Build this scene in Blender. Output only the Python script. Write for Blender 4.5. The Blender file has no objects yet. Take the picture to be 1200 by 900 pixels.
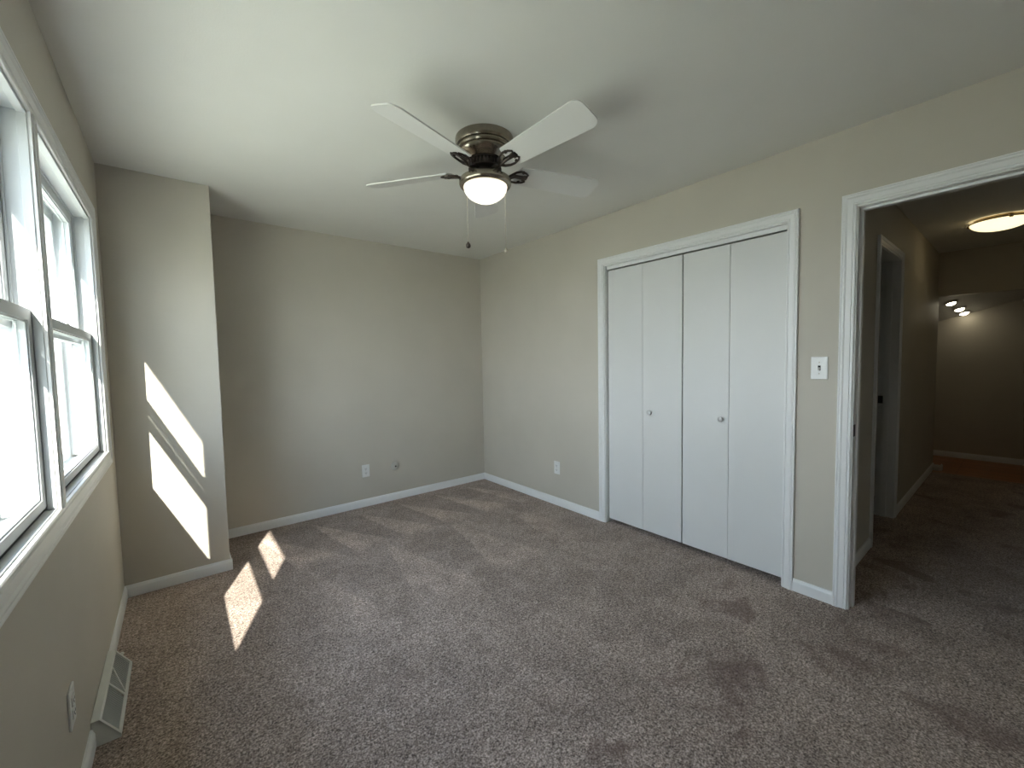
import bpy, bmesh, math, random
from mathutils import Vector, Matrix

random.seed(7)
SC = bpy.context.scene
COL = SC.collection

# ------------------------------------------------------------------ camera
YAW, PITCH, ROLL = 0.678, -0.0551, -0.0184
F_PX = 486.4557
fw = Vector((math.sin(YAW) * math.cos(PITCH), math.cos(YAW) * math.cos(PITCH), math.sin(PITCH)))
r0 = Vector((math.cos(YAW), -math.sin(YAW), 0))
u0 = r0.cross(fw)
rr = r0 * math.cos(ROLL) + u0 * math.sin(ROLL)
uu = -r0 * math.sin(ROLL) + u0 * math.cos(ROLL)
cam = bpy.data.cameras.new('camera')
cam.sensor_fit = 'HORIZONTAL'
cam.sensor_width = 36.0
cam.lens = F_PX / 1200.0 * 36.0
cam.clip_start = 0.02
cam_ob = bpy.data.objects.new('camera', cam)
M = Matrix((rr, uu, -fw)).transposed().to_4x4()
M.translation = Vector((0.2961, 0.0, 1.3204))
cam_ob.matrix_world = M
COL.objects.link(cam_ob)
SC.camera = cam_ob

# ------------------------------------------------------------------ light and exposure
SC.view_settings.view_transform = 'Standard'
SC.view_settings.look = 'None'
SC.view_settings.gamma = 1.0
SC.view_settings.use_curve_mapping = False
SC.view_settings.exposure = 2.13

SUN_STRENGTH = 7.0
SKY_STRENGTH = 2.6
FAN_LAMP = 0.40
HALL_LAMP = 0.42
SPOT_LAMP = 3.0

sun_dir = Vector((1.0, 2.48, -2.08)).normalized()      # direction the light travels
sun = bpy.data.lights.new('sun', 'SUN')
sun.energy = SUN_STRENGTH
sun.angle = math.radians(0.53)
sun.color = (1.0, 0.95, 0.86)
sun_ob = bpy.data.objects.new('sun', sun)
sun_ob.rotation_euler = sun_dir.to_track_quat('-Z', 'Y').to_euler()
sun_ob.location = (-6, -10, 9)
COL.objects.link(sun_ob)

world = bpy.data.worlds.new('world')
SC.world = world
world.use_nodes = True
wn = world.node_tree.nodes
wl = world.node_tree.links
# clear bright sky: paler at the horizon, bluer overhead
wtc = wn.new('ShaderNodeTexCoord')
wsep = wn.new('ShaderNodeSeparateXYZ')
wl.new(wtc.outputs['Generated'], wsep.inputs[0])
wramp = wn.new('ShaderNodeValToRGB')
for pos, colr in ((0.0, (0.88, 0.94, 1.0)), (0.25, (0.78, 0.88, 1.0)), (1.0, (0.42, 0.60, 0.95))):
    el = wramp.color_ramp.elements.new(pos) if pos not in (0.0, 1.0) else wramp.color_ramp.elements[0 if pos == 0.0 else -1]
    el.color = (*colr, 1)
wl.new(wsep.outputs[2], wramp.inputs['Fac'])
wn['Background'].inputs['Strength'].default_value = SKY_STRENGTH
wl.new(wramp.outputs[0], wn['Background'].inputs['Color'])


# ------------------------------------------------------------------ materials
def new_mat(name):
    m = bpy.data.materials.new(name)
    m.use_nodes = True
    nt = m.node_tree
    b = nt.nodes['Principled BSDF']
    return m, nt, b


def noise(nt, scale, detail=2.0, rough=0.5, coord=None, dist=0.0):
    n = nt.nodes.new('ShaderNodeTexNoise')
    n.inputs['Scale'].default_value = scale
    n.inputs['Detail'].default_value = detail
    n.inputs['Roughness'].default_value = rough
    n.inputs['Distortion'].default_value = dist
    if coord is None:
        tc = nt.nodes.new('ShaderNodeTexCoord')
        coord = tc.outputs['Object']
    nt.links.new(coord, n.inputs['Vector'])
    return n.outputs['Fac']


def ramp(nt, fac, stops):
    r = nt.nodes.new('ShaderNodeValToRGB')
    el = r.color_ramp.elements
    while len(el) < len(stops):
        el.new(0.5)
    for e, (p, c) in zip(el, stops):
        e.position = p
        e.color = (*c, 1) if len(c) == 3 else c
    nt.links.new(fac, r.inputs['Fac'])
    return r.outputs['Color']


def math_node(nt, op, a, b=None, c=None):
    n = nt.nodes.new('ShaderNodeMath')
    n.operation = op
    for i, v in enumerate((a, b, c)):
        if v is None:
            continue
        if isinstance(v, (int, float)):
            n.inputs[i].default_value = v
        else:
            nt.links.new(v, n.inputs[i])
    return n.outputs[0]


def smooth(nt, v, lo, hi, t0=0.0, t1=1.0):
    n = nt.nodes.new('ShaderNodeMapRange')
    n.interpolation_type = 'SMOOTHSTEP'
    nt.links.new(v, n.inputs[0])
    for i, x in enumerate((lo, hi, t0, t1)):
        n.inputs[i + 1].default_value = x
    return n.outputs[0]


def mixc(nt, fac, a, b, mode='MIX'):
    n = nt.nodes.new('ShaderNodeMix')
    n.data_type = 'RGBA'
    n.blend_type = mode
    if isinstance(fac, (int, float)):
        n.inputs[0].default_value = fac
    else:
        nt.links.new(fac, n.inputs[0])
    for i, v in ((6, a), (7, b)):
        if isinstance(v, tuple):
            n.inputs[i].default_value = (*v, 1)
        else:
            nt.links.new(v, n.inputs[i])
    return n.outputs[2]


def bump(nt, b, h, strength, distance):
    n = nt.nodes.new('ShaderNodeBump')
    n.inputs['Strength'].default_value = strength
    n.inputs['Distance'].default_value = distance
    nt.links.new(h, n.inputs['Height'])
    nt.links.new(n.outputs[0], b.inputs['Normal'])


def paint(name, col, rough=0.6, var=0.04, bscale=260, bstr=0.12, spec=0.3):
    m, nt, b = new_mat(name)
    lo = tuple(c * (1 - var) for c in col)
    hi = tuple(c * (1 + var) for c in col)
    nt.links.new(ramp(nt, noise(nt, 2.2, 3), [(0.3, lo), (0.7, hi)]), b.inputs['Base Color'])
    b.inputs['Roughness'].default_value = rough
    b.inputs['Specular IOR Level'].default_value = spec
    if bstr:
        bump(nt, b, noise(nt, bscale, 2), bstr, 0.002)
    return m


def metal(name, col, rough=0.3, var=0.12):
    m, nt, b = new_mat(name)
    lo = tuple(c * (1 - var) for c in col)
    hi = tuple(c * (1 + var) for c in col)
    nt.links.new(ramp(nt, noise(nt, 30, 3), [(0.3, lo), (0.7, hi)]), b.inputs['Base Color'])
    b.inputs['Metallic'].default_value = 1.0
    b.inputs['Roughness'].default_value = rough
    return m


def glow(name, col, strength, rough=0.25):
    m, nt, b = new_mat(name)
    b.inputs['Base Color'].default_value = (0.85, 0.85, 0.8, 1)
    b.inputs['Roughness'].default_value = rough
    n = noise(nt, 9, 2)
    nt.links.new(ramp(nt, n, [(0.3, tuple(c * 0.92 for c in col)), (0.7, col)]), b.inputs['Emission Color'])
    b.inputs['Emission Strength'].default_value = strength
    return m


MAT = {}
MAT['wall'] = paint('beige_wall_paint', (0.58, 0.54, 0.465), 0.55, 0.03, 220, 0.10)
MAT['ceiling'] = paint('ceiling_paint', (0.80, 0.79, 0.745), 0.8, 0.02, 160, 0.22, 0.1)
MAT['trim'] = paint('white_trim_paint', (0.84, 0.84, 0.83), 0.35, 0.02, 60, 0.03, 0.45)
MAT['doorp'] = paint('white_door_paint', (0.74, 0.74, 0.725), 0.4, 0.02, 45, 0.03, 0.4)
MAT['vinyl'] = paint('white_window_paint', (0.62, 0.64, 0.65), 0.4, 0.03, 40, 0.05, 0.4)
MAT['plate'] = paint('white_plastic', (0.80, 0.80, 0.78), 0.3, 0.01, 30, 0, 0.5)
MAT['almond'] = paint('almond_plastic', (0.50, 0.49, 0.43), 0.4, 0.02, 30, 0, 0.5)
MAT['dark'] = paint('dark_slot', (0.02, 0.02, 0.02), 0.6, 0.02, 30, 0)
MAT['vent'] = paint('white_enamel', (0.74, 0.74, 0.70), 0.35, 0.03, 60, 0.03, 0.5)
MAT['ventin'] = paint('grey_vent_lining', (0.19, 0.20, 0.19), 0.6, 0.08, 60, 0.03)
MAT['fin'] = paint('grey_vent_fins', (0.62, 0.63, 0.60), 0.5, 0.05, 60, 0)
MAT['nickel'] = metal('brushed_pewter', (0.33, 0.29, 0.235), 0.22)
MAT['bronze'] = metal('dark_bronze', (0.10, 0.085, 0.075), 0.35)
MAT['brass'] = metal('antique_brass', (0.45, 0.36, 0.22), 0.3)
MAT['chain'] = metal('chain_metal', (0.62, 0.57, 0.48), 0.35)
MAT['strike'] = metal('dark_strike_metal', (0.09, 0.085, 0.08), 0.45)
MAT['blade'] = paint('pale_fan_blade', (0.76, 0.75, 0.72), 0.45, 0.03, 30, 0.02, 0.4)
MAT['bowl'] = glow('lit_frosted_bowl', (1.0, 0.95, 0.74), FAN_LAMP)
MAT['hallglass'] = glow('lit_frosted_dome', (1.0, 0.82, 0.46), HALL_LAMP)
MAT['bulb'] = glow('lit_spot_bulb', (1.0, 0.90, 0.66), SPOT_LAMP)
MAT['knob'] = paint('grey_white_knob', (0.62, 0.62, 0.60), 0.3, 0.03, 30, 0, 0.5)
MAT['soffit'] = paint('cream_soffit', (0.55, 0.50, 0.38), 0.6, 0.05, 60, 0.05)
MAT['shingle'] = paint('grey_shingle', (0.18, 0.17, 0.16), 0.9, 0.2, 60, 0.4)
MAT['winglass_far'] = paint('dark_house_glass', (0.10, 0.13, 0.15), 0.1, 0.05, 30, 0, 0.6)

# carpet: speckled pile, mottled wear, vacuum wedges by the back wall, brown stains by the door
m, nt, b = new_mat('brown_grey_carpet')
tc = nt.nodes.new('ShaderNodeTexCoord')
sep = nt.nodes.new('ShaderNodeSeparateXYZ')
nt.links.new(tc.outputs['Object'], sep.inputs[0])
X, Y = sep.outputs[0], sep.outputs[1]
obj_co = tc.outputs['Object']
fine = noise(nt, 150, 2, 0.6, obj_co)
tuft = noise(nt, 85, 3, 0.65, obj_co, 0.5)
mott = noise(nt, 2.6, 5, 0.62, obj_co, 1.1)
brd = noise(nt, 9.0, 4, 0.6, obj_co, 0.8)
clump = noise(nt, 42, 3, 0.7, obj_co, 0.4)
speck = math_node(nt, 'ADD', math_node(nt, 'ADD', math_node(nt, 'MULTIPLY', fine, 0.47), math_node(nt, 'MULTIPLY', tuft, 0.38)), math_node(nt, 'MULTIPLY', clump, 0.15))
c = ramp(nt, speck, [(0.39, (0.105, 0.076, 0.061)), (0.50, (0.36, 0.28, 0.236)), (0.61, (0.75, 0.605, 0.52))])
lean = math_node(nt, 'ADD', math_node(nt, 'MULTIPLY', smooth(nt, mott, 0.40, 0.60), 0.6), math_node(nt, 'MULTIPLY', smooth(nt, brd, 0.38, 0.62), 0.4))
c = mixc(nt, 1.0, c, ramp(nt, lean, [(0.0, (0.78, 0.77, 0.76)), (1.0, (1.10, 1.10, 1.10))]), 'MULTIPLY')
wob = math_node(nt, 'MULTIPLY', math_node(nt, 'SUBTRACT', brd, 0.5), 0.10)


def wedges(ytop, length, period, phase, slant, x0, x1):
    t = math_node(nt, 'DIVIDE', math_node(nt, 'SUBTRACT', ytop, Y), length)
    s = math_node(nt, 'FRACT', math_node(nt, 'ADD', math_node(nt, 'ADD', math_node(nt, 'DIVIDE', X, period), math_node(nt, 'MULTIPLY', t, slant)), math_node(nt, 'ADD', wob, phase)))
    d = math_node(nt, 'SUBTRACT', math_node(nt, 'MULTIPLY', t, 0.75), s)
    k = smooth(nt, d, -0.03, 0.05)
    k = math_node(nt, 'MULTIPLY', k, smooth(nt, t, 0.0, 0.08))
    k = math_node(nt, 'MULTIPLY', k, smooth(nt, t, 0.85, 1.15, 1.0, 0.0))
    k = math_node(nt, 'MULTIPLY', k, smooth(nt, X, x0 - 0.1, x0 + 0.1))
    return math_node(nt, 'MULTIPLY', k, smooth(nt, X, x1 - 0.1, x1 + 0.1, 1.0, 0.0))


w1 = wedges(3.70, 0.75, 0.38, 0.15, -0.35, 0.6, 2.8)
w2 = wedges(2.95, 0.9, 0.55, 0.4, 0.3, 0.9, 2.7)
wm = math_node(nt, 'MAXIMUM', w1, math_node(nt, 'MULTIPLY', w2, 0.55))
c = mixc(nt, 1.0, c, ramp(nt, wm, [(0.0, (0.92, 0.92, 0.92)), (1.0, (1.26, 1.25, 1.24))]), 'MULTIPLY')
st = noise(nt, 3.4, 4, 0.6, obj_co, 0.6)
near_door = math_node(nt, 'MULTIPLY', smooth(nt, X, 0.7, 1.5), smooth(nt, Y, 0.9, 1.5, 1.0, 0.0))
stain = math_node(nt, 'MULTIPLY', smooth(nt, st, 0.54, 0.68), near_door)
c = mixc(nt, math_node(nt, 'MULTIPLY', stain, 0.6), c, (0.13, 0.078, 0.065))
nt.links.new(c, b.inputs['Base Color'])
b.inputs['Roughness'].default_value = 1.0
b.inputs['Specular IOR Level'].default_value = 0.05
b.inputs['Sheen Weight'].default_value = 0.15
bump(nt, b, math_node(nt, 'ADD', speck, math_node(nt, 'MULTIPLY', wm, 0.3)), 0.6, 0.006)
MAT['carpet'] = m

# hardwood strip floor
m, nt, b = new_mat('red_oak_floor')
tc = nt.nodes.new('ShaderNodeTexCoord')
mp = nt.nodes.new('ShaderNodeMapping')
mp.inputs['Rotation'].default_value = (0, 0, math.pi / 2)
nt.links.new(tc.outputs['Object'], mp.inputs[0])
br = nt.nodes.new('ShaderNodeTexBrick')
br.inputs['Color1'].default_value = (0.42, 0.16, 0.055, 1)
br.inputs['Color2'].default_value = (0.32, 0.12, 0.04, 1)
br.inputs['Mortar'].default_value = (0.05, 0.02, 0.01, 1)
br.inputs['Scale'].default_value = 1.0
br.inputs['Mortar Size'].default_value = 0.002
br.inputs['Brick Width'].default_value = 0.9
br.inputs['Row Height'].default_value = 0.06
nt.links.new(mp.outputs[0], br.inputs['Vector'])
nt.links.new(br.outputs['Color'], b.inputs['Base Color'])
b.inputs['Roughness'].default_value = 0.3
MAT['oak'] = m

# lawn
m, nt, b = new_mat('lawn_grass')
nt.links.new(ramp(nt, noise(nt, 6, 6, 0.7), [(0.3, (0.33, 0.32, 0.24)), (0.7, (0.50, 0.48, 0.38))]), b.inputs['Base Color'])
b.inputs['Roughness'].default_value = 1.0
MAT['lawn'] = m

# lap siding
m, nt, b = new_mat('white_lap_siding')
tc = nt.nodes.new('ShaderNodeTexCoord')
sep = nt.nodes.new('ShaderNodeSeparateXYZ')
nt.links.new(tc.outputs['Object'], sep.inputs[0])
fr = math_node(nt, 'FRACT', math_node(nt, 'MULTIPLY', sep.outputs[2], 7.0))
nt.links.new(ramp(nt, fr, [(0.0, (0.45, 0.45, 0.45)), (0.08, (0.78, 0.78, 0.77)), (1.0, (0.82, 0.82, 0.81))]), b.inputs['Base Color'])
bump(nt, b, fr, 0.8, 0.02)
b.inputs['Roughness'].default_value = 0.6
MAT['siding'] = m

# window glass: clear with a faint reflection
m, nt, b = new_mat('window_glass')
nt.nodes.remove(b)
tr = nt.nodes.new('ShaderNodeBsdfTransparent')
tr.inputs['Color'].default_value = (0.93, 0.95, 0.94, 1)
gl = nt.nodes.new('ShaderNodeBsdfGlossy')
gl.inputs['Roughness'].default_value = 0.02
lw = nt.nodes.new('ShaderNodeLayerWeight')
lw.inputs['Blend'].default_value = 0.12
mx = nt.nodes.new('ShaderNodeMixShader')
nt.links.new(math_node(nt, 'MULTIPLY', lw.outputs['Fresnel'], 0.4), mx.inputs[0])
nt.links.new(tr.outputs[0], mx.inputs[1])
nt.links.new(gl.outputs[0], mx.inputs[2])
nt.links.new(mx.outputs[0], nt.nodes['Material Output'].inputs[0])
MAT['glass'] = m


# ------------------------------------------------------------------ mesh helpers
def link_mesh(name, bm, mat, parent=None, smooth_angle=None):
    me = bpy.data.meshes.new(name)
    bmesh.ops.recalc_face_normals(bm, faces=bm.faces)
    bm.to_mesh(me)
    bm.free()
    if smooth_angle is not None:
        me.shade_smooth()
        for e in me.edges:
            pass
        try:
            me.set_sharp_from_angle(angle=math.radians(smooth_angle))
        except Exception:
            pass
    me.materials.append(mat)
    o = bpy.data.objects.new(name, me)
    COL.objects.link(o)
    if parent is not None:
        o.parent = parent
        o.matrix_parent_inverse = Matrix.Translation(parent.location).inverted() if parent.rotation_euler.z == 0 else Matrix()
    return o


def box(bm, x0, x1, y0, y1, z0, z1, bevel=0.0):
    b2 = bmesh.new()
    bmesh.ops.create_cube(b2, size=1.0)
    for v in b2.verts:
        v.co = Vector(((v.co.x + .5) * (x1 - x0) + x0, (v.co.y + .5) * (y1 - y0) + y0, (v.co.z + .5) * (z1 - z0) + z0))
    if bevel:
        bmesh.ops.bevel(b2, geom=b2.edges[:], offset=bevel, segments=2, affect='EDGES', profile=0.6)
    append(bm, b2)


def append(bm, b2, mat4=None):
    if mat4 is not None:
        b2.transform(mat4)
    tmp = bpy.data.meshes.new('tmp')
    b2.to_mesh(tmp)
    b2.free()
    bm.from_mesh(tmp)
    bpy.data.meshes.remove(tmp)


def lathe(bm, prof, n=48, center=(0, 0, 0), axis='Z'):
    """prof: list of (radius, height); revolved about the axis through center"""
    b2 = bmesh.new()
    rings = []
    for r, h in prof:
        if r < 1e-6:
            rings.append([b2.verts.new((0, 0, h))])
        else:
            rings.append([b2.verts.new((r * math.cos(2 * math.pi * i / n), r * math.sin(2 * math.pi * i / n), h)) for i in range(n)])
    for a, c in zip(rings, rings[1:]):
        for i in range(n):
            j = (i + 1) % n
            if len(a) == 1 and len(c) == 1:
                continue
            if len(a) == 1:
                b2.faces.new((a[0], c[i], c[j]))
            elif len(c) == 1:
                b2.faces.new((a[i], a[j], c[0]))
            else:
                b2.faces.new((a[i], a[j], c[j], c[i]))
    mt = Matrix.Translation(center)
    if axis == '-X':
        mt = mt @ Matrix.Rotation(-math.pi / 2, 4, 'Y')
    elif axis == 'X':
        mt = mt @ Matrix.Rotation(math.pi / 2, 4, 'Y')
    elif axis == '-Y':
        mt = mt @ Matrix.Rotation(math.pi / 2, 4, 'X')
    append(bm, b2, mt)


def tube(bm, pts, radii, n=10, caps=True):
    b2 = bmesh.new()
    pts = [Vector(p) for p in pts]
    if isinstance(radii, (int, float)):
        radii = [radii] * len(pts)
    rings = []
    ref = Vector((0, 0, 1))
    for i, p in enumerate(pts):
        d = (pts[min(i + 1, len(pts) - 1)] - pts[max(i - 1, 0)]).normalized()
        a = d.cross(ref)
        if a.length < 1e-3:
            a = d.cross(Vector((1, 0, 0)))
        a.normalize()
        c_ = d.cross(a)
        rings.append([b2.verts.new(p + (a * math.cos(2 * math.pi * k / n) + c_ * math.sin(2 * math.pi * k / n)) * radii[i]) for k in range(n)])
    for r1, r2 in zip(rings, rings[1:]):
        for k in range(n):
            b2.faces.new((r1[k], r1[(k + 1) % n], r2[(k + 1) % n], r2[k]))
    if caps:
        b2.faces.new(rings[0])
        b2.faces.new(rings[-1])
    append(bm, b2)


def prism(bm, poly, p0, p1, ex, ey):
    """extrude polygon (a,b) -> a*ex+b*ey from p0 to p1"""
    b2 = bmesh.new()
    ex, ey, p0, p1 = Vector(ex), Vector(ey), Vector(p0), Vector(p1)
    A = [b2.verts.new(p0 + ex * a + ey * h) for a, h in poly]
    B = [b2.verts.new(p1 + ex * a + ey * h) for a, h in poly]
    n = len(poly)
    for i in range(n):
        b2.faces.new((A[i], A[(i + 1) % n], B[(i + 1) % n], B[i]))
    b2.faces.new(A)
    b2.faces.new(B)
    append(bm, b2)


CASING = [(0, 0), (0, .009), (.004, .0115), (.009, .0115), (.011, .008), (.014, .008), (.017, .0115), (.040, .0135), (.046, .0175),
          (.051, .0175), (.053, .0145), (.056, .0145), (.059, .0175), (.064, .0175), (.066, .015), (.066, 0)]


def casing(bm, path, to3, out3, side, closed=False, scale=1.0):
    """mitred moulding. path: corners of the inner edge as (a,z); to3(a,z)->wall point; out3: wall normal; side: +1/-1 which side is outward"""
    b2 = bmesh.new()
    n = len(path)
    P = [Vector(p) for p in path]
    rings = []
    for i in range(n):
        segs = []
        if closed or i > 0:
            segs.append((P[i] - P[i - 1]).normalized())
        if closed or i < n - 1:
            segs.append((P[(i + 1) % n] - P[i]).normalized())
        nor = [Vector((-s.y, s.x)) * side for s in segs]
        if len(nor) == 2:
            mm = nor[0] + nor[1]
            mm = mm / (mm.dot(nor[0]))
        else:
            mm = nor[0]
        rings.append([b2.verts.new(Vector(to3(P[i].x + mm.x * d * scale, P[i].y + mm.y * d * scale)) + Vector(out3) * h) for d, h in CASING])
    k = len(CASING)
    for i in range(n if closed else n - 1):
        a, c_ = rings[i], rings[(i + 1) % n]
        for j in range(k):
            b2.faces.new((a[j], a[(j + 1) % k], c_[(j + 1) % k], c_[j]))
    if not closed:
        b2.faces.new(rings[0])
        b2.faces.new(rings[-1])
    append(bm, b2)


BASE = [(0, 0), (.0125, 0), (.0125, .050), (.0105, .056), (.0085, .059), (.0080, .064), (.0055, .068), (0, .069)]


def props(o, label=None, cat=None, group=None, kind=None):
    if label:
        o['label'] = label
    if cat:
        o['category'] = cat
    if group:
        o['group'] = group
    if kind:
        o['kind'] = kind
    return o


def structure(name, bm, mat, label, cat, sm=None):
    return props(link_mesh(name, bm, mat, None, sm), label, cat, None, 'structure')


def empty(name, loc, label, cat, group=None, kind=None):
    o = bpy.data.objects.new(name, None)
    o.empty_display_size = 0.05
    o.location = loc
    COL.objects.link(o)
    return props(o, label, cat, group, kind)


def copy_thing(src, loc, rotz, label):
    r = src.copy()
    COL.objects.link(r)
    r.location = loc
    r.rotation_euler = (0, 0, rotz)
    r['label'] = label
    for ch in list(src.children):
        c1 = ch.copy()
        COL.objects.link(c1)
        c1.parent = r
        for g in list(ch.children):
            c2 = g.copy()
            COL.objects.link(c2)
            c2.parent = c1
    return r


# ------------------------------------------------------------------ room dimensions (metres)
W, D, D1, B, H = 2.946, 3.814, 3.219, 0.5045, 2.44
FRONT = -0.75
WT = 0.11                      # inner wall thickness
CL0, CL1, CLZ = 0.852, 2.104, 2.050     # closet opening
DR0, DR1, DRZ = -0.235, 0.543, 2.048    # bedroom doorway opening
WY0, WYM0, WYM1, WY1 = 0.765, 1.790, 1.840, 2.865   # window openings
WZ0, WZ1 = 0.910, 2.045
HY, HY2, HX, HH = 0.645, -0.42, 6.90, 2.42           # hall
HD0, HD1, HDZ = 4.00, 4.72, 2.045                    # doorway in the hall wall
LX = 7.90                                            # far wall of the room past the hall

# ------------------------------------------------------------------ shell
bm = bmesh.new()
box(bm, -0.15, 6.83, FRONT - 0.1, D + 0.15, -0.12, 0.0)
structure('floor', bm, MAT['carpet'], 'brown grey cut pile carpet across the bedroom and hall', 'carpet')
bm = bmesh.new()
box(bm, 6.83, LX + 0.12, -2.0, 1.6, -0.12, 0.0)
structure('floor_oak', bm, MAT['oak'], 'strip of reddish wood floor past the end of the hall', 'wood floor')
bm = bmesh.new()
box(bm, -0.15, W + WT, FRONT - 0.1, D + 0.15, H, H + 0.12)
structure('ceiling', bm, MAT['ceiling'], 'pale bedroom ceiling above the fan', 'ceiling')

bm = bmesh.new()   # window wall with one wide opening
o0, o1 = WY0 - 0.02, WY1 + 0.02
box(bm, -0.15, 0, FRONT - 0.1, o0, 0, H)
box(bm, -0.15, 0, o1, D + 0.15, 0, H)
box(bm, -0.15, 0, o0, o1, 0, WZ0 - 0.02)
box(bm, -0.15, 0, o0, o1, WZ1 + 0.02, H)
structure('wall_left', bm, MAT['wall'], 'beige wall under and around the bright windows', 'wall')
bm = bmesh.new()
box(bm, 0, B, D1, D, 0, H, 0.003)
structure('wall_column', bm, MAT['wall'], 'beige boxed-out corner carrying two slanting sun patches', 'wall')
bm = bmesh.new()
box(bm, 0, W + WT, D, D + 0.15, 0, H)
structure('wall_back', bm, MAT['wall'], 'plain beige far wall between boxed-out corner and closet wall', 'wall')
bm = bmesh.new()
box(bm, 0, W + WT, FRONT - 0.1, FRONT, 0, H)
structure('wall_front', bm, MAT['wall'], 'beige wall behind the viewer', 'wall')
bm = bmesh.new()   # right wall with closet and doorway openings
jt = 0.02
box(bm, W, W + WT, CL1 + jt, D, 0, H)
box(bm, W, W + WT, CL0 - jt, CL1 + jt, CLZ + jt, H)
box(bm, W, W + WT, DR1 + jt, CL0 - jt, 0, H)
box(bm, W, W + WT, DR0 - jt, DR1 + jt, DRZ + jt, H)
box(bm, W, W + WT, FRONT, DR0 - jt, 0, H)
structure('wall_right', bm, MAT['wall'], 'beige wall holding the white closet doors and the doorway', 'wall')

# closet interior
bm = bmesh.new()
cx0, cx1 = W + WT, W + WT + 0.6
box(bm, cx1, cx1 + 0.05, CL0 - 0.1, CL1 + 0.15, 0, H)
box(bm, cx0, cx1, CL0 - 0.05, CL0 - 0.02, 0, H)
box(bm, cx0, cx1, CL1 + 0.10, CL1 + 0.15, 0, H)
box(bm, cx0, cx1, CL0 - 0.1, CL1 + 0.15, H, H + 0.05)
structure('wall_closet', bm, MAT['wall'], 'inside of the closet behind the white folding doors', 'wall')

# hall shell
bm = bmesh.new()
hx0 = W + WT
box(bm, hx0, HD0 - jt, HY, HY + WT, 0, HH + 0.05)
box(bm, HD0 - jt, HD1 + jt, HY, HY + WT, HDZ + jt, HH + 0.05)
box(bm, HD1 + jt, HX + 0.1, HY, HY + WT, 0, HH + 0.05)
structure('wall_hall', bm, MAT['wall'], 'dim beige hall wall with an open doorway in it', 'wall')
bm = bmesh.new()
box(bm, hx0, HX + 0.1, HY2 - 0.1, HY2, 0, HH + 0.05)
structure('wall_hall_far_side', bm, MAT['wall'], 'hall wall hidden right of the doorway', 'wall')
bm = bmesh.new()
box(bm, hx0, HX + 0.1, HY2, HY, HH, HH + 0.1)
structure('ceiling_hall', bm, MAT['ceiling'], 'dark hall ceiling around the round lit lamp', 'ceiling')
bm = bmesh.new()
box(bm, HX, HX + 0.1, HY2, HY, 1.947, HH)
structure('wall_header', bm, MAT['wall'], 'dark dropped header across the end of the hall', 'wall')
bm = bmesh.new()   # room behind the hall doorway
box(bm, HD0 - 0.5, HD1 + 0.6, HY + 1.5, HY + 1.6, 0, HH)
box(bm, HD0 - 0.34, HD0 - 0.28, HY + WT, HY + 1.5, 0, HH)
box(bm, HD1 + 0.6, HD1 + 0.7, HY + WT, HY + 1.5, 0, HH)
box(bm, HD0 - 0.34, HD1 + 0.7, HY + WT, HY + 1.6, HH, HH + 0.1)
structure('wall_side_room', bm, MAT['wall'], 'unlit walls of the side room off the hall', 'wall')
bm = bmesh.new()   # far wall + side walls of the room past the hall
box(bm, LX, LX + 0.12, -2.0, 1.6, 0, 3.0)
box(bm, HX + 0.1, LX, 1.5, 1.6, 0, 1.75)
box(bm, HX + 0.1, LX, -2.0, -1.9, 0, 3.0)
box(bm, HX, HX + 0.1, HY + WT, 1.6, 0, 2.6)
box(bm, HX, HX + 0.1, -2.0, HY2 - 0.1, 0, 3.0)
box(bm, HX + 0.02, HX + 0.1, HY2 - 0.1, HY + WT, HH, 3.0)
structure('wall_far_room', bm, MAT['wall'], 'dim beige wall seen past the end of the hall', 'wall')


def slope_z(x, y):
    return 1.724 + 0.293 * (0.742 - y) + 0.26 * (LX - x)


bm = bmesh.new()
vs = [bm.verts.new((x, y, slope_z(x, y) + dz)) for dz in (0, 0.08) for x, y in ((HX + 0.1, 1.6), (LX, 1.6), (LX, -2.0), (HX + 0.1, -2.0))]
for q in ((0, 1, 2, 3), (7, 6, 5, 4), (0, 1, 5, 4), (1, 2, 6, 5), (2, 3, 7, 6), (3, 0, 4, 7)):
    bm.faces.new([vs[k] for k in q])
structure('ceiling_sloped', bm, MAT['ceiling'], 'sloping ceiling with three bright lights past the hall', 'ceiling')


# ------------------------------------------------------------------ baseboards
def baseboard(name, runs, label):
    bm = bmesh.new()
    for p0, p1, nrm in runs:
        prism(bm, BASE, (*p0, 0), (*p1, 0), (*nrm, 0), (0, 0, 1))
    return structure(name, bm, MAT['trim'], label, 'baseboard', 30)


cw = 0.066 - 0.006
baseboard('baseboard_left', [((0, FRONT), (0, 2.0), (1, 0)), ((0, 2.47), (0, D1), (1, 0))], 'white baseboard under the windows on both sides of the vent')
baseboard('baseboard_column', [((0, D1), (B + .0125, D1), (0, -1)), ((B, D1), (B, D), (1, 0))], 'white baseboard around the boxed-out corner')
baseboard('baseboard_back', [((B, D), (W, D), (0, -1))], 'white baseboard along the plain far wall')
baseboard('baseboard_right', [((W, CL1 + 0.058), (W, D), (-1, 0))], 'white baseboard from the far corner to the closet')
baseboard('baseboard_door', [((W, DR1 + 0.06), (W, CL0 - 0.06), (-1, 0))], 'short white baseboard between closet and doorway under the switch')
baseboard('baseboard_front', [((0, FRONT), (W, FRONT), (0, 1))], 'white baseboard behind the viewer')
baseboard('baseboard_hall', [((hx0, HY), (HD0 - 0.062, HY), (0, -1))], 'white baseboard just inside the hall by the bedroom doorway')
baseboard('baseboard_hall_end', [((HD1 + 0.062, HY), (HX + 0.1, HY), (0, -1)), ((HX, HY - 0.07), (HX, HY), (-1, 0)), ((HX, HY - 0.07), (HX + 0.1, HY - 0.07), (0, -1))], 'dim baseboard past the open hall doorway')
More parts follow.
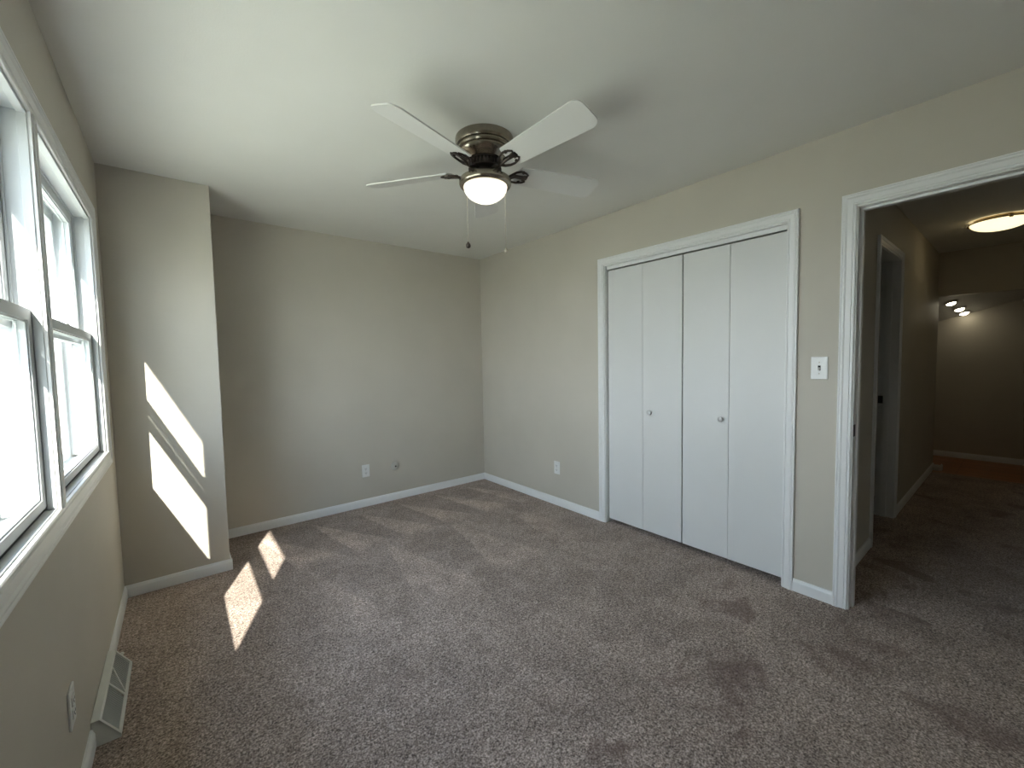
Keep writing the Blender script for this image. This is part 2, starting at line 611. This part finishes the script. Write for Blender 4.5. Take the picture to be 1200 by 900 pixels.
baseboard('baseboard_far_room', [((LX, -1.9), (LX, 1.5), (-1, 0))], 'pale baseboard above the wood floor beyond the hall')

# ------------------------------------------------------------------ windows
def window(name, y0, y1, label):
    root = empty(name, (0, (y0 + y1) / 2, WZ0), label, 'window', None, 'structure')
    # frame: jambs, head, sill with stops and parting beads
    bm = bmesh.new()
    for s, yy in ((1, y0), (-1, y1)):
        def b_(xa, xb, proud, z0=WZ0, z1=WZ1):
            ya, yb = (yy - 0.02, yy + proud) if s == 1 else (yy - proud, yy + 0.02)
            box(bm, xa, xb, ya, yb, z0, z1, 0.0015)
        b_(-0.150, -0.002, 0.0)
        b_(-0.018, 0.002, 0.007)
        b_(-0.0565, -0.0505, 0.007)
        b_(-0.103, -0.089, 0.012)
    yy0, yy1 = y0 - 0.02, y1 + 0.02
    box(bm, -0.150, 0.002, yy0, yy1, WZ1, WZ1 + 0.02)
    box(bm, -0.018, 0.002, y0, y1, WZ1 - 0.007, WZ1, 0.0015)
    box(bm, -0.0565, -0.0505, y0, y1, WZ1 - 0.007, WZ1, 0.0015)
    box(bm, -0.103, -0.089, y0, y1, WZ1 - 0.012, WZ1, 0.0015)
    prism(bm, [(0.0, WZ0), (-0.055, WZ0 - 0.002), (-0.19, WZ0 - 0.018), (-0.19, WZ0 - 0.045), (-0.15, WZ0 - 0.045), (-0.15, WZ0 - 0.02), (0.0, WZ0 - 0.02)],
          (0, yy0, 0), (0, yy1, 0), (1, 0, 0), (0, 0, 1))
    link_mesh('frame', bm, MAT['vinyl'], root)

    def sash(nm, x0, x1, z0, z1, stile, rb, rt):
        bm = bmesh.new()
        g = 0.002
        box(bm, x0, x1, y0 + g, y0 + stile, z0, z1, 0.002)
        box(bm, x0, x1, y1 - stile, y1 - g, z0, z1, 0.002)
        box(bm, x0, x1, y0 + stile - .004, y1 - stile + .004, z0, z0 + rb, 0.002)
        box(bm, x0, x1, y0 + stile - .004, y1 - stile + .004, z1 - rt, z1, 0.002)
        xm = (x0 + x1) / 2
        for a, c_ in ((x0 + .004, xm - .006), (xm + .006, x1 - .004)):       # glazing beads
            box(bm, a, c_, y0 + stile - .002, y0 + stile + .006, z0 + rb, z1 - rt, 0.0015)
            box(bm, a, c_, y1 - stile - .006, y1 - stile + .002, z0 + rb, z1 - rt, 0.0015)
            box(bm, a, c_, y0 + stile, y1 - stile, z0 + rb - .002, z0 + rb + .005, 0.0015)
            box(bm, a, c_, y0 + stile, y1 - stile, z1 - rt - .005, z1 - rt + .002, 0.0015)
        s_ = link_mesh(nm, bm, MAT['vinyl'], root)
        bm = bmesh.new()
        box(bm, xm - .002, xm + .002, y0 + stile - .002, y1 - stile + .002, z0 + rb - .002, z1 - rt + .002)
        pn = link_mesh('pane', bm, MAT['glass'], s_)
        return s_
    lo = sash('lower_sash', -0.0495, -0.0195, WZ0 + 0.010, 1.492, 0.042, 0.028, 0.034)
    bm = bmesh.new()
    box(bm, -0.0535, -0.0235, y0 + .001, y1 - .001, WZ0 - .003, WZ0 + .0105)  # dark strip added to stand in for the shadow gap under the sash
    link_mesh('sash_gap_shade', bm, MAT['dark'], root)
    sash('upper_sash', -0.0875, -0.0575, 1.440, WZ1 - 0.002, 0.042, 0.034, 0.040)
    # sash lock on the meeting rail
    bm = bmesh.new()
    ym = (y0 + y1) / 2
    box(bm, -0.046, -0.024, ym - 0.028, ym + 0.028, 1.492, 1.498, 0.002)
    lathe(bm, [(0, .012), (.008, .012), (.010, .009), (.010, 0), (0, 0)], 16, (-0.035, ym, 1.498))
    box(bm, -0.040, -0.032, ym - 0.004, ym + 0.034, 1.503, 1.509, 0.002)
    link_mesh('sash_lock', bm, MAT['vinyl'], root)
    # outer storm frame
    bm = bmesh.new()
    x0, x1, sw = -0.142, -0.118, 0.046
    box(bm, x0, x1, y0, y0 + sw, WZ0 - .006, WZ1, .002)
    box(bm, x0, x1, y1 - sw, y1, WZ0 - .006, WZ1, .002)
    box(bm, x0, x1, y0 + sw - .003, y1 - sw + .003, WZ0 - .010, WZ0 + .035, .002)
    box(bm, x0, x1, y0 + sw - .003, y1 - sw + .003, WZ1 - .05, WZ1, .002)
    link_mesh('storm_frame', bm, MAT['vinyl'], root)
    return root


window('window_1', WYM1, WY1, 'white double-hung window next to the boxed-out corner')
window('window_2', WY0, WYM0, 'white double-hung window cut by the left edge of the photo')

bm = bmesh.new()
casing(bm, [(WY0 - .004, WZ0 - .004), (WY1 + .004, WZ0 - .004), (WY1 + .004, WZ1 + .004), (WY0 - .004, WZ1 + .004)], lambda a, z: (0, a, z), (1, 0, 0), -1, True)
structure('trim_1', bm, MAT['trim'], 'white moulded casing framing the pair of windows', 'trim', 25)
bm = bmesh.new()
box(bm, -0.146, 0.001, WYM0 + 0.020, WYM1 - 0.020, WZ0 - .003, WZ1 + .003)
box(bm, 0.0, 0.010, WYM0 - 0.003, WYM1 + 0.003, WZ0 - .004, WZ1 + .004, .002)
box(bm, 0.008, 0.014, WYM0 + 0.010, WYM1 - 0.010, WZ0 - .004, WZ1 + .004, .0025)
structure('trim_2', bm, MAT['trim'], 'white post between the two windows', 'trim')

# ------------------------------------------------------------------ closet trim and folding doors
bm = bmesh.new()
casing(bm, [(CL0 - .005, 0), (CL0 - .005, CLZ + .005), (CL1 + .005, CLZ + .005), (CL1 + .005, 0)], lambda a, z: (W, a, z), (-1, 0, 0), 1, False, 0.83)
box(bm, W - .0005, W + WT, CL0 - jt, CL0, 0, CLZ, .001)
box(bm, W - .0005, W + WT, CL1, CL1 + jt, 0, CLZ, .001)
box(bm, W - .0005, W + WT, CL0 - jt, CL1 + jt, CLZ, CLZ + jt, .001)
box(bm, W + .026, W + .066, CL0, CL1, CLZ - .026, CLZ - .0005, .001)
structure('trim_3', bm, MAT['trim'], 'white casing around the folding closet doors', 'trim', 25)

e = [2.096, 1.785, 1.4735, 1.1655, 0.860]


def bifold(name, ya, ym, yb, knob_y, label):
    root = empty(name, (W + 0.04, (ya + yb) / 2, 0.03), label, 'closet door', None, 'structure')
    for p, q in ((ya, ym + .001), (ym - .001, yb)):
        bm = bmesh.new()
        box(bm, W + .030, W + .062, min(p, q), max(p, q), .032, 2.014, .002)
        link_mesh('panel', bm, MAT['doorp'], root)
    bm = bmesh.new()
    lathe(bm, [(0, .030), (.010, .0295), (.0155, .026), (.017, .021), (.0155, .015), (.009, .010), (.007, .006), (.009, .002), (.010, 0), (0, 0)], 28, (W + .030, knob_y, 0.928), '-X')
    link_mesh('knob', bm, MAT['knob'], root, 40)


bifold('door_1', e[0], e[1], e[2] + .004, 1.722, 'white flat folding closet door farther from the doorway')
bifold('door_2', e[2] - .004, e[3], e[4], 1.208, 'white flat folding closet door nearer the light switch')

# ------------------------------------------------------------------ bedroom doorway frame
bm = bmesh.new()
casing(bm, [(DR0 - .006, 0), (DR0 - .006, DRZ + .006), (DR1 + .006, DRZ + .006), (DR1 + .006, 0)], lambda a, z: (W, a, z), (-1, 0, 0), 1, False, 0.90)
casing(bm, [(DR0 - .006, 0), (DR0 - .006, DRZ + .006), (DR1 + .006, DRZ + .006), (DR1 + .006, 0)], lambda a, z: (W + WT, a, z), (1, 0, 0), 1, False, 0.90)
box(bm, W - .001, W + WT + .001, DR0 - jt, DR0, 0, DRZ, .001)
box(bm, W - .001, W + WT + .001, DR1, DR1 + jt, 0, DRZ, .001)
box(bm, W - .001, W + WT + .001, DR0 - jt, DR1 + jt, DRZ, DRZ + jt, .001)
box(bm, W + .040, W + .075, DR1 - .011, DR1 + .001, 0, DRZ, .002)
box(bm, W + .040, W + .075, DR0 - .001, DR0 + .011, 0, DRZ, .002)
box(bm, W + .040, W + .075, DR0, DR1, DRZ - .011, DRZ + .001, .002)
t4 = structure('trim_4', bm, MAT['trim'], 'white casing and jamb of the bedroom doorway', 'trim', 25)
bm = bmesh.new()
box(bm, W + .005, W + .036, DR1 - .0015, DR1 + .001, 0.905, 0.965, .0006)
props(link_mesh('strike_plate', bm, MAT['strike'], t4), 'dark metal strike plate')

# hall doorway frame
bm = bmesh.new()
casing(bm, [(HD0 - .004, 0), (HD0 - .004, HDZ + .004), (HD1 + .004, HDZ + .004), (HD1 + .004, 0)], lambda a, z: (a, HY, z), (0, -1, 0), 1, False, 0.90)
box(bm, HD0 - jt, HD0, HY - .001, HY + WT + .001, 0, HDZ, .001)
box(bm, HD1, HD1 + jt, HY - .001, HY + WT + .001, 0, HDZ, .001)
box(bm, HD0 - jt, HD1 + jt, HY - .001, HY + WT + .001, HDZ, HDZ + jt, .001)
box(bm, HD1 - .011, HD1 + .001, HY + .040, HY + .075, 0, HDZ, .002)
box(bm, HD0 - .001, HD0 + .011, HY + .040, HY + .075, 0, HDZ, .002)
t5 = structure('trim_5', bm, MAT['trim'], 'dim white frame of the open doorway in the hall', 'trim', 25)
bm = bmesh.new()
box(bm, HD1 - .0015, HD1 + .001, HY + .078, HY + .108, 0.925, 0.985, .0006)
props(link_mesh('strike_plate', bm, MAT['strike'], t5), 'dark metal strike plate')

# ------------------------------------------------------------------ ceiling fan
FX, FY = 1.562, 1.758
fan = empty('ceiling_fan', (FX, FY, H), 'pewter ceiling fan with pale blades and a lit bowl', 'ceiling fan')
bm = bmesh.new()
lathe(bm, [(0, 0), (.146, 0), (.147, -.006), (.146, -.030), (.141, -.040), (.134, -.043), (.134, -.050), (.139, -.053), (.136, -.060), (.128, -.064), (.128, -.071),
           (.132, -.074), (.127, -.082), (.110, -.094), (.098, -.102), (.092, -.108), (0, -.108)], 64, (FX, FY, H))
link_mesh('motor_housing', bm, MAT['nickel'], fan, 35)
bm = bmesh.new()   # slotted vent ring under the housing
lathe(bm, [(0, -.106), (.080, -.106), (.084, -.110), (.084, -.114), (.070, -.118), (.070, -.136), (.082, -.140), (.084, -.148), (.076, -.154), (.052, -.158), (0, -.158)], 48, (FX, FY, H))
for i in range(28):
    a = 2 * math.pi * i / 28
    b2 = bmesh.new()
    box(b2, .066, .0815, -.0035, .0035, -.140, -.112, .001)
    append(bm, b2, Matrix.Translation((FX, FY, H)) @ Matrix.Rotation(a, 4, 'Z'))
link_mesh('vent_ring', bm, MAT['bronze'], fan, 35)
bm = bmesh.new()
lathe(bm, [(0, -.150), (.040, -.150), (.042, -.154), (.040, -.160), (.040, -.178), (.046, -.182), (.080, -.186), (.116, -.193), (.128, -.199), (.132, -.207), (.132, -.222),
           (.129, -.230), (.122, -.235), (.112, -.236), (.109, -.228), (0, -.228)], 64, (FX, FY, H))
link_mesh('light_fitter', bm, MAT['nickel'], fan, 35)
bm = bmesh.new()
prof = [(.107, -.226), (.109, -.238)]
for i in range(1, 17):
    t = i / 16
    prof.append((.109 * (1 - t ** 2.1) ** 0.72 if i < 16 else 0, -.238 - .080 * t))
lathe(bm, prof, 64, (FX, FY, H))
link_mesh('glass_bowl', bm, MAT['bowl'], fan, 60)
BLZ = -0.150
for ang in (-87, -15, 54, 126, 198):
    R = Matrix.Translation((FX, FY, H + BLZ)) @ Matrix.Rotation(math.radians(ang), 4, 'Z')
    P = R @ Matrix.Rotation(math.radians(-16), 4, 'X')
    # blade
    n = 20
    outline = []
    r0_, r1_ = 0.185, 0.66
    for i in range(n + 1):
        t = i / n
        outline.append((r0_ + (r1_ - 0.05 - r0_) * t, 0.062 + 0.016 * t))
    for i in range(1, 9):
        a = i / 8 * math.pi / 2
        outline.append((r1_ - 0.05 + 0.05 * math.sin(a), 0.078 - 0.040 * (1 - math.cos(a))))
    left = outline
    right = [(x, -y) for x, y in reversed(outline)]
    start = [(r0_ - 0.012, -0.035), (r0_ - 0.012, 0.035)]
    poly = left + right + start
    b2 = bmesh.new()
    top = [b2.verts.new((x, y, 0.003)) for x, y in poly]
    bot = [b2.verts.new((x, y, -0.003)) for x, y in poly]
    b2.faces.new(top)
    b2.faces.new(bot)
    for i in range(len(poly)):
        j = (i + 1) % len(poly)
        b2.faces.new((top[i], top[j], bot[j], bot[i]))
    bm = bmesh.new()
    append(bm, b2, P)
    bl = link_mesh('blade', bm, MAT['blade'], fan)
    # scrolled blade iron holding it
    bm = bmesh.new()
    b2 = bmesh.new()
    tube(b2, [(.060, 0, -.004), (.085, 0, -.010), (.110, 0, -.022), (.135, 0, -.020), (.165, 0, -.009), (.190, 0, -.007)], [.011, .009, .0075, .008, .007, .005], 10)
    for s in (-1, 1):
        tube(b2, [(.125, 0, -.020), (.140, s * .020, -.018), (.160, s * .036, -.012), (.185, s * .042, -.008), (.215, s * .036, -.007), (.232, s * .024, -.007), (.225, s * .014, -.008), (.210, s * .014, -.009)],
             [.007, .0065, .0055, .0055, .005, .0045, .0045, .004], 8)
        lathe(b2, [(0, -.012), (.007, -.011), (.009, -.007), (.009, -.003), (0, -.003)], 12, (.200, s * .036, 0))
    box(b2, .150, .235, -.012, .012, -.009, -.003, .002)
    append(bm, b2, R @ Matrix.Rotation(math.radians(-16), 4, 'X'))
    link_mesh('blade_arm', bm, MAT['bronze'], bl, 40)

# pull chains
def pull_chain(x, y, z0, z1, mat_end, r_end, lab):
    bm = bmesh.new()
    n = int((z0 - z1) / 0.0055)
    for i in range(n):
        b2 = bmesh.new()
        bmesh.ops.create_icosphere(b2, subdivisions=1, radius=0.0022)
        append(bm, b2, Matrix.Translation((x, y, z0 - (i + .5) * (z0 - z1) / n)))
    tube(bm, [(x, y, z0), (x, y, z1)], 0.0009, 6)
    c_ = link_mesh('pull_chain', bm, MAT['chain'], fan, 60)
    bm = bmesh.new()
    lathe(bm, [(0, r_end * 1.5), (r_end * .35, r_end * 1.45), (r_end * .4, r_end * 1.1), (r_end * .8, r_end * .7), (r_end, 0), (r_end * .8, -r_end * .7), (r_end * .4, -r_end * .95), (0, -r_end)], 20, (x, y, z1 - r_end * 1.2))
    props(link_mesh('pendant', bm, mat_end, c_, 60), lab)


pull_chain(1.492, 1.822, 2.226, 1.932, MAT['bronze'], .013, 'dark bronze ball on the chain')
pull_chain(1.636, 1.692, 2.226, 1.897, MAT['chain'], .011, 'pale metal ball on the chain')

# ------------------------------------------------------------------ wall fittings
def outlet_at_origin():
    """built facing +X at the origin"""
    root = empty('power_outlet', (0, 0, 0), '', 'power outlet', 'white power outlets near the floor')
    bm = bmesh.new()
    box(bm, 0, .006, -.035, .035, -.0575, .0575, .0025)
    pl = link_mesh('cover_plate', bm, MAT['plate'], root)
    bm = bmesh.new()
    lathe(bm, [(0, .0016), (.0025, .0013), (.0032, 0), (0, 0)], 14, (.006, 0, 0), 'X')
    link_mesh('screw', bm, MAT['chain'], pl)
    for s in (1, -1):
        bm = bmesh.new()
        box(bm, .004, .009, -.017, .017, s * .0195 - .014, s * .0195 + .014, .002)
        so = link_mesh('socket', bm, MAT['plate'], root)
        bm = bmesh.new()
        box(bm, .0085, .0094, -.008, -.0055, s * .0195 - .002, s * .0195 + .007)
        box(bm, .0085, .0094, .0055, .008, s * .0195 - .002, s * .0195 + .007)
        lathe(bm, [(0, .0009), (.0027, .0009), (.0027, 0), (0, 0)], 12, (.0085, 0, s * .0195 - .007), 'X')
        link_mesh('slot', bm, MAT['dark'], so)
    return root


o1_ = outlet_at_origin()
o1_.location = (0.0, 1.755, 0.318)
o1_['label'] = 'white power outlet on the window wall beside the floor vent'
copy_thing(o1_, (1.610, D, 0.331), -math.pi / 2, 'white power outlet on the far wall beside the round fitting')
copy_thing(o1_, (W, 2.656, 0.345), math.pi, 'white power outlet on the wall left of the closet')

cj = empty('cable_outlet', (1.895, D, 0.327), 'small round beige wall fitting with a dark centre hole', 'cable outlet')
bm = bmesh.new()
lathe(bm, [(0, .016), (.012, .016), (.014, .018), (.020, .018), (.026, .014), (.036, .011), (.040, .007), (.040, 0), (0, 0)], 32, (1.895, D, 0.327), '-Y')
link_mesh('cover_plate', bm, MAT['almond'], cj, 35)
bm = bmesh.new()
lathe(bm, [(0, .0195), (.0075, .0195), (.0085, .0155), (.0085, .012), (0, .012)], 18, (1.895, D, 0.327), '-Y')
link_mesh('hole', bm, MAT['dark'], cj)

sy, sz = 0.690, 1.254
sw = empty('light_switch', (W, sy, sz), 'white toggle light switch on the wall beside the doorway', 'light switch')
bm = bmesh.new()
box(bm, W - .0065, W, sy - .0375, sy + .0375, sz - .060, sz + .060, .003)
pl = link_mesh('cover_plate', bm, MAT['plate'], sw)
for dz in (.030, -.030):
    bm = bmesh.new()
    lathe(bm, [(0, .0018), (.0025, .0014), (.0034, 0), (0, 0)], 14, (W - .0063, sy, sz + dz), '-X')
    link_mesh('screw', bm, MAT['chain'], pl)
bm = bmesh.new()
box(bm, W - .0072, W - .006, sy - .006, sy + .006, sz - .013, sz + .013, .0005)
link_mesh('slot', bm, MAT['dark'], sw)
bm = bmesh.new()
b2 = bmesh.new()
box(b2, -.020, 0, -.0042, .0042, -.005, .005, .0018)
append(bm, b2, Matrix.Translation((W - .005, sy, sz)) @ Matrix.Rotation(math.radians(-28), 4, 'Y'))
link_mesh('toggle', bm, MAT['plate'], sw)

# ------------------------------------------------------------------ floor vent on the window wall
vy0, vy1 = 2.00, 2.47
vent = empty('heating_vent', (0.0, (vy0 + vy1) / 2, 0), 'white metal baseboard heating vent on the carpet under the windows', 'vent')
VB, VT, VF = (.004, .092), (.024, .092), (.076, .012)
sl = Vector((VF[0] - VT[0], 0, VF[1] - VT[1]))
L = sl.length
sl.normalize()
sn = Vector((-sl.z, 0, sl.x))
if sn.x < 0:
    sn = -sn
bm = bmesh.new()
for ya, yb in ((vy0, vy0 + .004), (vy1 - .004, vy1)):                       # end caps
    prism(bm, [(.004, 0), VB, VT, VF, (.076, 0)], (0, ya, 0), (0, yb, 0), (1, 0, 0), (0, 0, 1))
box(bm, .002, .006, vy0, vy1, 0, .092)
box(bm, .002, VT[0] + .001, vy0, vy1, .089, .093, .001)
box(bm, .073, .077, vy0, vy1, 0, .014, .001)
S = Matrix((sl, Vector((0, 1, 0)), sn)).transposed().to_4x4()
S.translation = Vector((VT[0], 0, VT[1]))


def slab(bm, a0, a1, y0, y1, n0, n1, bev=0.0):
    b2 = bmesh.new()
    box(b2, a0, a1, y0, y1, n0, n1, bev)
    append(bm, b2, S)


slab(bm, 0, .009, vy0, vy1, -.003, .001, .0008)
slab(bm, L - .011, L, vy0, vy1, -.003, .001, .0008)
slab(bm, 0, L, vy0, vy0 + .013, -.003, .001, .0008)
slab(bm, 0, L, vy1 - .013, vy1, -.003, .001, .0008)
ymid = (vy0 + vy1) / 2 - .01
slab(bm, 0, L, ymid - .006, ymid + .006, -.003, .001, .0008)
link_mesh('vent_body', bm, MAT['vent'], vent)
bm = bmesh.new()
slab(bm, .004, L - .004, vy0 + .006, vy1 - .006, -.022, -.020)
link_mesh('vent_lining', bm, MAT['ventin'], vent)
bm = bmesh.new()
slant = math.radians(38)
for half, (ya, yb), sgn in (('far', (ymid + .006, vy1 - .013), 1), ('near', (vy0 + .013, ymid - .006), -1)):
    k = int((yb - ya) / .012)
    for i in range(1, k):
        yc = ya + (yb - ya) * i / k
        b2 = bmesh.new()
        box(b2, .008, L - .010, -.0009, .0009, -.014, -.001)
        t = (i / k) if sgn == 1 else (1 - i / k)
        append(bm, b2, S @ Matrix.Translation((0, yc, 0)) @ Matrix.Rotation(sgn * (0.75 * (t - .15)), 4, 'X'))
link_mesh('vent_fins', bm, MAT['fin'], vent)
bm = bmesh.new()
b2 = bmesh.new()
box(b2, -.065, .065, -.003, .003, -.003, .0008, .0008)
append(bm, b2, S @ Matrix.Translation((L * .52, ymid + .062, 0)) @ Matrix.Rotation(math.radians(-52), 4, 'Z'))
link_mesh('brace', bm, MAT['vent'], vent)
bm = bmesh.new()
box(bm, .040, .048, vy1 - .002, vy1 + .016, .050, .056, .0015)
lathe(bm, [(0, .006), (.006, .005), (.008, 0), (.006, -.005), (0, -.006)], 14, (.044, vy1 + .018, .053))
link_mesh('damper_lever', bm, MAT['vent'], vent)

# ------------------------------------------------------------------ hall lamp and lights past the hall
hx, hy = 5.62, 0.175
hl = empty('ceiling_light', (hx, hy, HH), 'round lit glass ceiling light in the hall', 'ceiling light')
bm = bmesh.new()
lathe(bm, [(0, 0), (.150, 0), (.152, -.004), (.150, -.018), (.120, -.022), (0, -.022)], 48, (hx, hy, HH))
link_mesh('ceiling_pan', bm, MAT['brass'], hl, 35)
bm = bmesh.new()
prof = [(.172, -.026)]
for i in range(1, 13):
    t = i / 12 * math.pi / 2
    prof.append((.172 * math.cos(t) if i < 12 else 0, -.026 - .070 * math.sin(t)))
prof = [(.150, -.021), (.168, -.022)] + prof
lathe(bm, prof, 56, (hx, hy, HH))
link_mesh('glass_dome', bm, MAT['hallglass'], hl, 60)
bm = bmesh.new()
lathe(bm, [(.171, -.020), (.176, -.022), (.177, -.028), (.174, -.031), (.171, -.029), (.171, -.020)], 56, (hx, hy, HH))
link_mesh('rim', bm, MAT['brass'], hl, 40)
for a in (200, 320, 80):
    bm = bmesh.new()
    b2 = bmesh.new()
    box(b2, .148, .182, -.011, .011, -.020, -.012, .002)
    box(b2, .174, .183, -.011, .011, -.040, -.012, .002)
    lathe(b2, [(0, .010), (.006, .009), (.007, 0), (0, 0)], 12, (.182, 0, -.026), 'X')
    append(bm, b2, Matrix.Translation((hx, hy, HH)) @ Matrix.Rotation(math.radians(a), 4, 'Z'))
    link_mesh('clip', bm, MAT['brass'], hl, 40)

labels = ['leftmost bright spotlight on the sloping ceiling past the hall',
          'middle bright spotlight of three on the sloping ceiling past the hall',
          'rightmost and lowest bright spotlight on the sloping ceiling past the hall']
sx = [7.352, 7.626, 7.806]
sy_ = [0.583, 0.533, 0.506]
nrm = Vector((-0.26, -0.293, -1)).normalized()
proto = None
for i in range(3):
    loc = Vector((sx[i], sy_[i], slope_z(sx[i], sy_[i])))
    if proto is None:
        proto = empty('spotlight', (0, 0, 0), labels[0], 'spotlight', 'three spotlights past the hall')
        rot = nrm.to_track_quat('Z', 'Y').to_matrix().to_4x4()
        bm = bmesh.new()
        b2 = bmesh.new()
        lathe(b2, [(0, 0), (.052, 0), (.054, .004), (.050, .012), (.046, .020), (.042, .022), (.040, .014), (0, .014)], 32)
        append(bm, b2, rot)
        link_mesh('housing', bm, MAT['plate'], proto, 40)
        bm = bmesh.new()
        b2 = bmesh.new()
        lathe(b2, [(.039, .015), (.038, .024), (.028, .034), (.014, .040), (0, .042)], 28)
        append(bm, b2, rot)
        link_mesh('bulb', bm, MAT['bulb'], proto, 60)
        proto.location = loc
    else:
        copy_thing(proto, loc, 0, labels[i])

# ------------------------------------------------------------------ outside the windows
bm = bmesh.new()
box(bm, -45, -0.15, -40, 45, -0.75, -0.55)
structure('ground', bm, MAT['lawn'], 'sunlit yard outside the windows', 'ground')
bm = bmesh.new()   # our own eave above the windows
box(bm, -0.385, -0.15, -3, 6, 2.50, 2.53)
for i in range(4):
    box(bm, -0.38 + i * .055, -0.372 + i * .055, -3, 6, 2.494, 2.502)
box(bm, -0.40, -0.385, -3, 6, 2.50, 2.66)
structure('roof_eave', bm, MAT['soffit'], 'cream eave above the windows outside', 'eave')

nh = empty('house', (-3.2, 11.0, -0.55), 'white sided house glimpsed outside through the window', 'house')
bm = bmesh.new()
box(bm, -9.0, -0.9, 11.0, 18.0, -0.55, 3.0)
link_mesh('walls', bm, MAT['siding'], nh)
bm = bmesh.new()
prism(bm, [(10.5, 2.9), (14.5, 5.2), (18.5, 2.9), (18.5, 2.75), (14.5, 5.0), (10.5, 2.75)], (-9.4, 0, 0), (-0.5, 0, 0), (0, 1, 0), (0, 0, 1))
link_mesh('roof', bm, MAT['shingle'], nh)
for xa in (-1.75, -4.6):
    bm = bmesh.new()
    box(bm, xa, xa + .09, 10.94, 11.02, 0.4, 2.0, .005)
    box(bm, xa + .81, xa + .90, 10.94, 11.02, 0.4, 2.0, .005)
    box(bm, xa + .08, xa + .82, 10.94, 11.02, 1.91, 2.0, .005)
    box(bm, xa + .08, xa + .82, 10.92, 11.02, 0.4, 0.48, .005)
    box(bm, xa + .08, xa + .82, 10.95, 11.01, 1.17, 1.23, .005)
    wf = link_mesh('window', bm, MAT['trim'], nh)
    bm = bmesh.new()
    box(bm, xa + .085, xa + .815, 10.97, 10.995, 0.45, 1.95)
    link_mesh('pane', bm, MAT['winglass_far'], wf)
bm = bmesh.new()
box(bm, -1.02, -0.88, 10.97, 11.1, -0.55, 2.8, .005)
link_mesh('corner_board', bm, MAT['trim'], nh)
